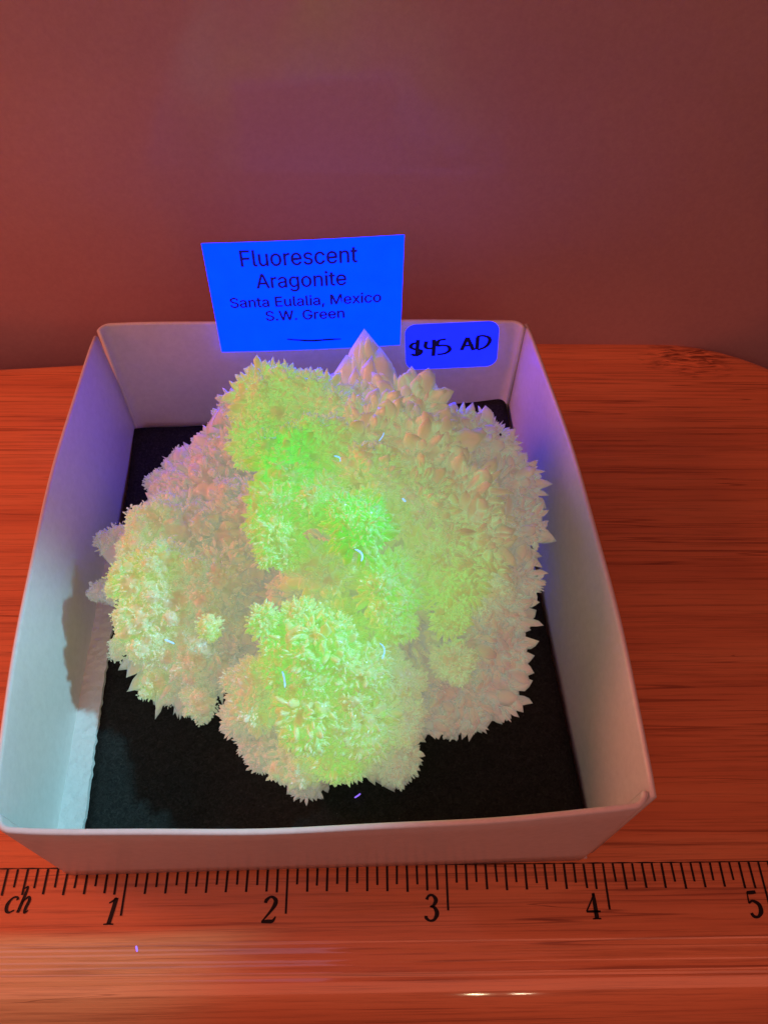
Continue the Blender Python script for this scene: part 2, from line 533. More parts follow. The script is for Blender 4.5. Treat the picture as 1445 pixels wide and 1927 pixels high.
# ------------------------------------------------------------------ white cardboard box
BX = (2.2, 1.85, 0.0)
box = thing('cardboard_box', 'open white cardboard box with bowed sides standing on the bamboo board', 'box', BX)
TH = 0.035
H = 1.12
def wall_mesh(bottom, top, thick=TH, nz=8, rim=0.012):
    """bottom/top: matching polylines (x,y[,z]) of the inner face, listed so that outward is to the right of travel"""
    B = np.array(bottom, float); T = np.array(top, float)
    def outward(P):
        d = np.gradient(P[:, :2], axis=0)
        d /= np.linalg.norm(d, axis=1)[:, None] + 1e-9
        return np.stack([d[:, 1], -d[:, 0]], 1)
    nB, nT = outward(B), outward(T)
    prof = [(v, 0.0) for v in np.linspace(0, 1, nz)]
    # rounded rim over the top, then down the outside
    hr = thick / 2
    rimp = [(1, thick * (1 - math.cos(a)) / 2, hr * math.sin(a)) for a in np.linspace(0, math.pi, 7)]
    V, F = [], []
    rows = []
    for v, off in prof[:-1]:
        rows.append((v, off, 0.0))
    rows += rimp
    for v in np.linspace(1, 0, nz)[1:]:
        rows.append((v, thick, 0.0))
    m = len(B)
    for v, off, dz in rows:
        P = B[:, :2] * (1 - v) + T[:, :2] * v
        N = nB * (1 - v) + nT * v
        N /= np.linalg.norm(N, axis=1)[:, None]
        z = B[:, 2] * (1 - v) + T[:, 2] * v + dz
        for p, q, zz in zip(P, N, z):
            V.append((p[0] + q[0] * off, p[1] + q[1] * off, zz))
    nr = len(rows)
    for k in range(nr):
        k2 = (k + 1) % nr
        for i in range(m - 1):
            F.append((k * m + i, k * m + i + 1, k2 * m + i + 1, k2 * m + i))
    F.append(tuple(k * m for k in range(nr)))
    F.append(tuple(k * m + m - 1 for k in reversed(range(nr))))
    return V, F
def bowed(a, b, bow, z, n=30, wob=0.0, seed=0):
    a = np.array(a, float); b = np.array(b, float)
    d = (b - a) / np.linalg.norm(b - a)
    nn = np.array([d[1], -d[0]])
    out = []
    for i in range(n + 1):
        u = i / n
        p = a + (b - a) * u + nn * (bow * math.sin(math.pi * u) ** 0.8 + wob * math.sin(u * 17 + seed))
        out.append((p[0], p[1], z + wob * 0.6 * math.sin(u * 11 + seed * 2)))
    return out
def curled(path, r_in, ends, z):
    """add a short rounded return at both ends of a wall (the folded corner tabs)"""
    P = [np.array(p[:2]) for p in path]
    zs = [p[2] for p in path]
    def ret(p, d, turn):
        o = []
        for a in np.linspace(0, 80, 8)[1:]:
            t = math.radians(a)
            n = np.array([-d[1], d[0]]) * turn
            o.append(p + d * r_in * math.sin(t) + n * r_in * (1 - math.cos(t)))
        return o
    d1 = (P[-1] - P[-2]) / np.linalg.norm(P[-1] - P[-2])
    d0 = (P[0] - P[1]) / np.linalg.norm(P[0] - P[1])
    e = ret(P[-1], d1, 1)
    s = ret(P[0], d0, -1)
    full = list(reversed(s)) + P + e
    zz = [zs[0]] * len(s) + zs + [zs[-1]] * len(e)
    return [(p[0], p[1], q) for p, q in zip(full, zz)]
r = 0.07
parts = {}
# travel so that outward is on the right: front goes left to right, right goes front to back, ...
fb = curled(bowed((.67, -.005), (3.83, .052), 0.0, 0.012), r, 2, 0)
ft = curled(bowed((.67, -.045), (3.90, .045), 0.055, H, wob=.0032, seed=1), r, 2, 0)
rb = bowed((3.905, .06), (3.72, 3.69), 0.0, 0.012)
rt = bowed((4.0, .075), (3.745, 3.79), 0.092, H + .01, wob=.0032, seed=3)
bb = curled(bowed((3.62, 3.70), (.60, 3.585), 0.0, 0.012), r, 2, 0)
bt = curled(bowed((3.655, 3.80), (.50, 3.735), 0.02, H + .02, wob=.0032, seed=5), r, 2, 0)
lb = bowed((.525, 3.58), (.60, .045), 0.0, 0.012)
lt = bowed((.42, 3.63), (.585, -.02), 0.10, H + .005, wob=.0032, seed=8)
for nm, bpath, tpath in (('box_wall', fb, ft), ('box_wall', rb, rt), ('box_wall', bb, bt), ('box_wall', lb, lt)):
    v, f = wall_mesh(bpath, tpath)
    o = mesh_obj(nm, v, f, BOARD, box, BX, smooth=True)
    recalc(o)
v = [(.60, -.02, .0), (3.90, .03, .0), (3.72, 3.69, .0), (.53, 3.59, .0), (.60, -.02, .02), (3.90, .03, .02), (3.72, 3.69, .02), (.53, 3.59, .02)]
fl = mesh_obj('box_floor', [(a, b, c + 0.003) for a, b, c in v],
              [(3, 2, 1, 0), (4, 5, 6, 7), (0, 1, 5, 4), (1, 2, 6, 5), (2, 3, 7, 6), (3, 0, 4, 7)], BOARD, box, BX)
# the torn paper lip left along the foot of the left wall, and the narrow one at the right
def lip(p0, p1, w0, w1, zt, side, seed, jit=0.008):
    V, F = [], []
    n = 60
    rr = random.Random(seed)
    prof = 6
    for i in range(n + 1):
        u = i / n
        y = p0[1] + (p1[1] - p0[1]) * u
        x = p0[0] + (p1[0] - p0[0]) * u
        wd = w0 + (w1 - w0) * u
        for k in range(prof):
            t = k / (prof - 1)
            jitter = rr.uniform(-1, 1) * jit
            if k == prof - 1:
                V.append((x + side * wd * 1.02 + jitter * .4, y, 0.06))
            else:
                V.append((x + side * wd * t / 0.8 * 0.98 + jitter, y, zt + 0.02 * (1 - t) + jitter * 0.9))
    for i in range(n):
        for k in range(prof - 1):
            a = i * prof + k
            F.append((a, a + 1, a + prof + 1, a + prof))
    return V, F
v, f = lip((.545, .03), (.485, 2.3), .205, .15, .225, 1, 1)
o = mesh_obj('torn_lip', v, f, TORN, box, BX)
v, f = lip((3.79, 1.9), (3.735, 3.62), .002, .05, .20, -1, 2, 0.0012)
mesh_obj('torn_lip', v, f, BOARD, box, BX)

# ------------------------------------------------------------------ black felt pad in the box
def felt():
    nx, ny = 40, 44
    A = np.array([(.755, .06), (3.885, .075), (3.70, 3.74), (.505, 3.515)])
    V, F = [], []
    for layer in (0, 1):
        for j in range(ny + 1):
            for i in range(nx + 1):
                u, t = i / nx, j / ny
                p = (A[0] * (1 - u) + A[1] * u) * (1 - t) + (A[3] * (1 - u) + A[2] * u) * t
                if t > .8 and u < .6:
                    pass
                z = 0.195 + 0.006 * math.sin(p[0] * 5 + p[1] * 3) + 0.004 * math.sin(p[0] * 13 - p[1] * 9)
                z += 0.17 * max(0, u - .55) ** 1.2 / .45 ** 1.2 * max(0, t - .6) / .4      # lifted far right corner
                if layer:
                    z -= 0.11
                V.append((p[0], p[1], z))
    m = (nx + 1) * (ny + 1)
    for j in range(ny):
        for i in range(nx):
            a = j * (nx + 1) + i
            F.append((a, a + 1, a + nx + 2, a + nx + 1))
            F.append((m + a, m + a + nx + 1, m + a + nx + 2, m + a + 1))
    edge = [i for i in range(nx + 1)] + [j * (nx + 1) + nx for j in range(1, ny + 1)] + \
           [ny * (nx + 1) + i for i in range(nx - 1, -1, -1)] + [j * (nx + 1) for j in range(ny - 1, 0, -1)]
    for a, b in zip(edge, edge[1:] + edge[:1]):
        F.append((a, m + a, m + b, b))
    return V, F
v, f = felt()
pad = mesh_obj('felt_pad', v, f, FELT, None, (2.2, 1.85, .09), smooth=True)
tag(pad, 'thin black felt pad lining the bottom of the white box', 'pad')
recalc(pad)

# ------------------------------------------------------------------ aragonite specimen
# x, y, z of each lobe's centre, its radius, its painted glow under the UV light, habit (0 rosettes, 1 spears, 2 knobs)
LOBES = [
    (1.831,2.528,1.550,0.238,0.62,0), (1.795,2.161,1.600,0.174,0.72,0), (2.037,1.858,1.720,0.215,1.00,0), (2.143,2.529,1.500,0.231,0.50,0),
    (2.203,2.029,1.680,0.198,0.62,0), (2.534,2.637,1.360,0.185,0.16,1), (2.403,2.867,1.250,0.112,0.06,1), (2.750,2.545,1.380,0.249,0.22,1),
    (2.530,2.207,1.550,0.250,0.34,1), (2.835,2.090,1.480,0.265,0.28,1), (2.496,1.741,1.680,0.219,0.50,0), (2.782,1.678,1.580,0.221,0.42,0),
    (3.034,1.868,1.380,0.247,0.28,1), (2.451,1.383,1.780,0.185,1.00,0), (2.219,1.589,1.700,0.166,0.78,0), (1.999,1.619,1.660,0.189,0.80,0),
    (1.978,1.402,1.620,0.146,0.78,0), (2.040,1.319,1.580,0.100,0.70,0), (3.123,1.598,1.300,0.243,0.30,1), (2.910,1.479,1.420,0.208,0.48,0),
    (2.269,1.399,1.250,0.223,0.42,1), (3.103,2.599,1.100,0.209,0.10,1), (3.337,2.652,0.920,0.223,0.05,1), (3.491,2.338,0.850,0.218,0.04,1),
    (3.470,1.945,0.850,0.209,0.06,1), (3.466,1.653,0.800,0.172,0.06,1), (3.351,1.389,0.800,0.192,0.10,1), (3.322,1.132,0.700,0.184,0.06,1),
    (3.306,0.941,0.550,0.165,0.05,1), (3.144,0.919,0.600,0.157,0.10,1), (3.174,0.832,0.420,0.109,0.06,1), (3.008,1.348,1.300,0.201,0.62,0),
    (2.634,1.197,1.400,0.194,0.76,0), (2.650,1.042,1.300,0.129,0.70,0), (2.985,1.120,1.220,0.124,0.60,0), (3.012,0.923,1.020,0.128,0.36,0),
    (3.243,1.432,1.000,0.183,0.22,0), (2.803,1.169,0.780,0.226,0.08,1), (2.970,0.930,0.660,0.155,0.05,1), (3.180,1.214,0.800,0.189,0.10,1),
    (2.225,0.857,1.300,0.222,0.80,0), (2.056,0.814,1.220,0.158,0.80,0), (1.911,1.029,1.340,0.106,0.72,0), (2.115,1.052,1.360,0.111,0.72,0),
    (2.339,1.062,1.200,0.164,0.60,0), (2.404,0.765,1.180,0.206,0.66,0), (1.900,0.738,0.950,0.205,0.38,0), (2.193,0.616,1.080,0.224,0.68,0),
    (2.465,0.583,1.000,0.200,0.60,0), (2.669,0.796,1.000,0.142,0.35,0), (2.686,0.643,0.850,0.143,0.26,0), (1.739,0.689,0.750,0.126,0.15,0),
    (1.882,0.576,0.650,0.141,0.12,0), (2.082,0.482,0.680,0.172,0.28,0), (2.309,0.469,0.800,0.168,0.70,0), (2.150,0.462,0.450,0.137,0.06,1),
    (2.400,0.484,0.620,0.135,0.40,0), (2.659,0.513,0.580,0.147,0.20,0), (2.680,0.448,0.400,0.081,0.05,0), (1.799,0.823,0.950,0.132,0.30,0),
    (1.071,1.916,1.050,0.158,0.45,2), (0.995,1.751,0.950,0.158,0.42,2), (1.050,1.476,1.000,0.186,0.66,2), (1.184,1.572,1.100,0.151,0.60,2),
    (1.409,1.539,1.120,0.087,0.40,2), (1.557,1.107,1.120,0.089,0.70,2), (1.100,1.274,0.880,0.202,0.55,2), (1.262,1.366,0.920,0.203,0.40,2),
    (0.985,1.217,0.700,0.131,0.25,2), (1.180,1.157,0.780,0.169,0.42,2), (1.396,1.045,0.780,0.133,0.28,2), (1.153,0.984,0.600,0.116,0.50,2),
    (1.451,0.865,0.580,0.128,0.30,2), (1.269,0.992,0.500,0.118,0.10,2), (1.567,1.103,0.620,0.165,0.10,1), (1.268,1.956,0.900,0.271,0.12,2),
    (1.395,2.335,0.820,0.285,0.05,2), (1.550,1.946,0.850,0.273,0.12,2), (1.548,1.606,0.850,0.264,0.15,2), (1.449,1.405,0.850,0.206,0.20,2),
    (1.628,1.320,0.720,0.176,0.12,1), (1.140,2.410,0.720,0.194,0.06,2), (0.934,2.545,0.660,0.099,0.03,2), (1.064,2.750,0.660,0.097,0.02,2),
    (1.242,2.914,0.680,0.090,0.02,2), (1.409,2.844,0.750,0.194,0.03,2), (1.445,3.024,0.850,0.138,0.02,2), (1.621,2.523,0.950,0.229,0.08,2),
    (0.707,1.990,0.720,0.111,0.02,2), (0.791,2.014,0.750,0.111,0.03,2), (0.685,1.630,0.660,0.083,0.02,2), (0.791,1.574,0.700,0.079,0.05,2),
    (1.895,1.594,0.800,0.147,0.04,1), (2.058,1.415,1.000,0.140,0.15,1), (1.747,1.677,0.800,0.197,0.08,1), (1.703,2.062,1.000,0.217,0.08,2),
    (1.629,1.150,0.600,0.128,0.05,1), (1.268,1.278,0.800,0.188,0.30,2), (1.184,1.409,0.980,0.168,0.45,2), (1.391,1.282,0.720,0.190,0.15,2),
    (1.249,1.626,0.950,0.208,0.25,2), (1.489,1.098,0.550,0.157,0.10,2), (1.159,2.741,0.620,0.183,0.03,2), (1.748,1.530,0.700,0.181,0.05,1),
    (2.873,0.819,0.500,0.142,0.08,1), (3.031,0.820,0.450,0.127,0.06,1), (2.528,0.987,1.000,0.168,0.40,0), (2.036,1.740,0.900,0.163,0.15,1),
    (2.295,1.356,1.000,0.185,0.30,1), (1.813,2.984,1.300,0.099,0.20,0), (1.979,2.997,1.250,0.100,0.12,0), (2.196,2.994,1.200,0.093,0.00,1),
    (1.546,2.859,1.200,0.091,0.05,1),
]
LB = np.array(LOBES)
SP = (2.2, 1.75, 0.2)
spec = thing('aragonite_specimen', 'spiky green-glowing aragonite crystal cluster sitting in the white box', 'mineral', SP)
CORE = np.array([2.25, 1.7, 0.35])

def glow_at(P):
    """painted UV-lit glow of the lobes, blended between them"""
    mid = P.mean(0)
    ext = np.linalg.norm(P - mid, axis=1).max()
    L = LB[np.linalg.norm(LB[:, :3] - mid, axis=1) < ext + .75].astype(np.float32)
    if len(L) < 4:
        L = LB.astype(np.float32)
    P = P.astype(np.float32)
    num = np.zeros(len(P), np.float32)
    den = np.full(len(P), 1e-9, np.float32)
    for x, y, z, r, g, _ in L:
        d2 = ((P[:, 0] - x) ** 2 + (P[:, 1] - y) ** 2 + (P[:, 2] - z) ** 2) / (r * r)
        w = np.exp(-1.6 * d2) + 1e-9
        num += w * g
        den += w
    return num / den

def template(kind):
    ns = 4 if kind == 'chip' else 6
    ang = np.arange(ns) * 2 * math.pi / ns
    if kind == 'taper':
        rows, th = [(0.0, .85), (.28, 1.0), (.80, .38)], .55
    elif kind == 'chip':
        rows, th = [(0.0, .90), (.55, 1.0)], .6
    elif kind == 'spear':
        rows, th = [(0.0, .80), (.52, 1.0), (.76, .66)], .42
    elif kind == 'blade':
        rows, th = [(0.0, .60), (.60, 1.0), (.86, .62)], .36
    else:
        rows, th = [(0.0, .55), (.60, 1.0), (.88, .70)], .7
    V = []
    for z, rr in rows:
        for a in ang:
            V.append((math.cos(a) * rr, math.sin(a) * rr * th, z))
    V.append((0.12, 0.05, 1.0))
    F = []
    for k in range(len(rows) - 1):
        for i in range(ns):
            j = (i + 1) % ns
            F.append((k * ns + i, k * ns + j, (k + 1) * ns + j, (k + 1) * ns + i))
    b = (len(rows) - 1) * ns
    t = len(V) - 1
    for i in range(ns):
        F.append((b + i, b + (i + 1) % ns, t, t))
    return np.array(V), np.array(F)
TPL = {k: template(k) for k in ('spear', 'blade', 'knob', 'chip', 'taper')}

def frames(D):
    """orthonormal frames with z along D and a random roll"""
    n = len(D)
    r = rng.normal(size=(n, 3))
    x = r - (r * D).sum(1)[:, None] * D
    x /= np.linalg.norm(x, axis=1)[:, None]
    y = np.cross(D, x)
    return x, y

def crystals(kind, base, D, length, width, face=None):
    tv, tf = TPL[kind]
    n, k = len(base), len(tv)
    x, y = frames(D)
    if face is not None:                     # broad side turned towards 'face'
        x = unit(np.cross(D, np.asarray(face)[None, :]))
        y = np.cross(D, x)
    jit = 1 + rng.normal(0, .16, size=(n, k, 1))
    V = (base[:, None, :] + (tv[None, :, 0:1] * jit * width[:, None, None]) * x[:, None, :]
         + (tv[None, :, 1:2] * jit * width[:, None, None]) * y[:, None, :]
         + (tv[None, :, 2:3] * length[:, None, None]) * D[:, None, :])
    F = tf[None, :, :] + (np.arange(n) * k)[:, None, None]
    T = np.broadcast_to(tv[None, :, 2], (n, k))
    return V.reshape(-1, 3), F.reshape(-1, 4), T.reshape(-1)

def sphere_dirs(n):
    i = np.arange(n) + .5
    ph = np.arccos(1 - 2 * i / n)
    th = math.pi * (1 + 5 ** .5) * i
    return np.stack([np.cos(th) * np.sin(ph), np.sin(th) * np.sin(ph), np.cos(ph)], 1)

def unit(v):
    return v / (np.linalg.norm(v, axis=-1, keepdims=True) + 1e-12)

def ico(sub):
    bm = bmesh.new()
    bmesh.ops.create_icosphere(bm, subdivisions=sub, radius=1)
    V = np.array([v.co[:] for v in bm.verts])
    F = np.array([[v.index for v in f.verts] for f in bm.faces])
    F = np.concatenate([F, F[:, 2:3]], 1)
    bm.free()
    return V, F
ICO = (*ico(3), ico(4))

def add_glow(o, P, gain=None):
    g = glow_at(P)
    if gain is not None:
        g = g * gain
    a = o.data.attributes.new('glow', 'FLOAT', 'POINT')
    a.data.foreach_set('value', np.clip(g, 0, 1).astype(np.float32))

def big_mesh(name, V, F, parent, origin):
    """fast quad/tri mesh; a face whose last two indices agree is a triangle"""
    me = bpy.data.meshes.new(name)
    tri = F[:, 2] == F[:, 3]
    cnt = np.where(tri, 3, 4)
    start = np.concatenate([[0], np.cumsum(cnt)[:-1]])
    keep = np.ones(F.shape, bool)
    keep[tri, 3] = False
    loops = F[keep]
    me.vertices.add(len(V))
    me.vertices.foreach_set('co', ((V - np.asarray(origin)) * S).astype(np.float32).ravel())
    me.loops.add(len(loops))
    me.loops.foreach_set('vertex_index', loops.astype(np.int32))
    me.polygons.add(len(F))
    me.polygons.foreach_set('loop_start', start.astype(np.int32))
    me.update(calc_edges=True)
    me.materials.append(MINERAL)
    o = bpy.data.objects.new(name, me)
    col.objects.link(o)
    o.parent = parent
    return o

def bumps(V, seed, amp):
    r = np.random.default_rng(seed)
    out = np.zeros(len(V))
    for k in range(10):
        q = r.normal(size=3) * (3 + k * 1.3)
        out += np.sin(V @ q + r.uniform(0, 6)) / (1 + .4 * k)
    return 1 + amp * out / 3

# the massive matrix the lobes grow from
core_v, core_f, off = [], [], 0
for ci, (c, rad) in enumerate([((2.5, 1.75, .55), (.72, .85, .60)), ((1.3, 1.65, .52), (.38, .72, .32)), ((2.2, .90, .62), (.40, .34, .46)), ((1.28, 2.42, .50), (.36, .46, .24)), ((1.6, 2.6, .75), (.26, .32, .32)),
               ((3.05, 1.6, .52), (.34, .62, .34)), ((2.25, 2.25, .80), (.48, .52, .58)), ((2.55, 1.6, 1.0), (.42, .45, .40))]):
    v = ICO[0] * np.array(rad) * bumps(ICO[0], 40 + ci, .10)[:, None] + np.array(c)
    v[:, 2] = np.maximum(v[:, 2], 0.20)
    core_v.append(v)
    core_f.append(ICO[1] + off)
    off += len(v)
cv = np.concatenate(core_v)
matrix = big_mesh('matrix', cv, np.concatenate(core_f), spec, SP)
add_glow(matrix, cv, 0.35)
# drusy crust of small crystals over the matrix
me = matrix.data
cn = np.concatenate([unit((v_ - v_.mean(0))) for v_ in core_v])
sel = rng.integers(0, len(cv), 4500)
sel = sel[cv[sel, 2] > .26]
q = unit(cn[sel] + rng.normal(0, .4, (len(sel), 3)))
V, F, T = crystals('spear', cv[sel] - q * .05, q, rng.uniform(.10, .24, len(sel)), rng.uniform(.025, .06, len(sel)))
crust = big_mesh('drusy_crust', V, F, spec, SP)
crust['kind'] = 'stuff'
add_glow(crust, V, .45 + .2 * T)

ICO5, ICO4 = ico(5), ico(4)

def druse(sub, c, n, r, st, seed):
    """one lobe: a ball of fused, pointed crystals. Rosettes bulge from the ball, pyramidal crystals
    with four to six facets cover the rosettes and fan out from them."""
    g = np.random.default_rng(1000 + seed)
    D, F = sub
    keep_v = (D @ n) > -.45
    F = F[keep_v[F].all(1)]
    used = np.unique(F)
    remap = np.full(len(D), -1)
    remap[used] = np.arange(len(used))
    D = D[used]
    F = remap[F]
    # warp so that nothing sits on a regular grid
    W = D.copy()
    for k in range(4):
        q = g.normal(size=(3, 3)) * 2.2
        W = W + .06 * np.sin(D @ q + g.uniform(0, 6, 3))
    W = unit(W)
    nros, bul = {0: (24, .34), 1: (10, .24), 2: (24, .32)}[st]
    RD = unit(sphere_dirs(nros) + g.normal(0, .25, (nros, 3)))
    rs = g.uniform(.26, .60, nros) * {0: 1.0, 1: 1.3, 2: .9}[st]
    rh = g.uniform(.4, 1.0, nros)
    ang = np.arccos(np.clip(W @ RD.T, -1, 1)) / rs[None, :]
    hb = np.sqrt(np.clip(1 - ang ** 2, 0, 1)) * rh[None, :]
    ib = hb.argmax(1)
    B = hb.max(1)
    out = np.zeros(len(W))
    layers = {0: [(120, .30, .13)], 1: [(70, .40, .20)], 2: [(140, .25, .11)]}[st]
    for cnt, wd, amp in layers:
        W = W.astype(np.float32)
        A = unit(sphere_dirs(cnt) + g.normal(0, .16, (cnt, 3)))
        A = A[(A @ n) > -.6]
        A = A.astype(np.float32)
        m = len(A)
        x = g.normal(size=(m, 3)).astype(np.float32); x = unit(x - (x * A).sum(1)[:, None] * A)
        y = np.cross(A, x)
        w = (wd * g.uniform(.65, 1.35, m)).astype(np.float32)
        asp = g.uniform(.45, .9, m).astype(np.float32)
        pu = (W @ x.T) / w[None, :]
        pv = (W @ y.T) / (w * asp)[None, :]
        nf = int(g.integers(4, 7))
        dd = np.full(pu.shape, -1e9, dtype=np.float32)
        a0 = g.uniform(0, 6, m).astype(np.float32)
        for k in range(nf):
            t = a0 + k * 2 * math.pi / nf
            np.maximum(dd, pu * np.cos(t)[None, :] + pv * np.sin(t)[None, :], out=dd)
        dd[(W @ A.T) < .3] = 9
        h = (g.uniform(.55, 1.1, m).astype(np.float32)[None, :] * (1 - dd))
        out += amp * np.clip(h.max(1), -.25, 1.2)
    fan = unit(D + .55 * (D - RD[ib]) * (B > 0)[:, None])
    low = bumps(D, 300 + seed, .10)
    V = c + r * (D * ((.73 + bul * (B - .45)) * low)[:, None] + fan * out[:, None])
    druse.last = (RD, rs)
    return V, F, np.clip(.92 + .35 * out + .08 * (B - .5), .84, 1.15)

for li, (x, y, z, r, g, st) in enumerate(LOBES):
    st = int(st)
    c = np.array((x, y, z))
    n = unit(c - CORE)
    Vs, Fs, Gs, off = [], [], [], 0
    def push(V, F, G):
        global off
        Vs.append(V); Fs.append(F + off); Gs.append(G)
        off += len(V)
    push(*druse(ICO5 if r > .12 else ICO4, c, n, r, st, li))
    # sharp single crystals standing out of the druse, fanning out from the rosettes' middles
    def bristle(c, r, n, st, dens, coarse):
        RD, rs = druse.last
        k = int(dens * {0: 520, 1: 190, 2: 400}[st] * (.40 + 2.4 * r))
        q = unit(n[None, :] * .30 + rng.normal(0, .75, (k, 3)))
        near = (q @ RD.T).argmax(1)
        fan = unit(q + .8 * (q - RD[near]) + rng.normal(0, .28, q.shape))
        sz = rng.uniform(0, 1, k) ** 2.3
        if st == 0:
            ln, wd, kind = r * (.11 + .28 * sz), r * (.026 + .085 * sz), 'spear'
        elif st == 1:
            ln, wd, kind = r * (.20 + .46 * sz), r * (.045 + .17 * sz), 'spear'
        else:
            ln, wd, kind = r * (.07 + .18 * sz), r * (.022 + .06 * sz), 'blade'
        base = c + q * r * rng.uniform(.70, .90, (k, 1))
        for sel, kd in ((sz > .25, kind), (sz <= .25, 'chip')):
            if sel.any():
                V, F, T = crystals(kd, base[sel], fan[sel], (ln * coarse)[sel], (wd * coarse)[sel])
                push(V, F, (.90 + .18 * T))
    bristle(c, r, n, st, .75, 1.35)
    # satellite knobs budding from the lobe
    ns = {0: 7, 1: 3, 2: 6}[st] if r > .12 else 2
    for si in range(ns):
        d = unit(n * .55 + rng.normal(0, .62, 3))
        cs = c + d * r * rng.uniform(.72, .92)
        rr = r * rng.uniform(.28, .52)
        push(*druse(ICO[2], cs, d, rr, st, 500 + li * 9 + si))
        bristle(cs, rr, d, st, .30, 1.7)
    V = np.concatenate(Vs)
    o = big_mesh('crystal_cluster', V, np.concatenate(Fs), spec, SP)
    o['kind'] = 'stuff'
    add_glow(o, V, np.concatenate(Gs))
    # the larger single spears that stand clear of the lobe
    if st == 1:
        k = 4 if r > .15 else 2
        q = unit(n[None, :] * .5 + rng.normal(0, .7, (k, 3)))
        for d in q:
            L = r * rng.uniform(1.02, 1.30)
            V, F, T = crystals('spear', c[None, :] + d * r * .15, d[None, :], np.array([L - r * .15]), np.array([r * rng.uniform(.16, .27)]))
            o = big_mesh('crystal', V, F, spec, SP)
            add_glow(o, V, .85 + .2 * T)

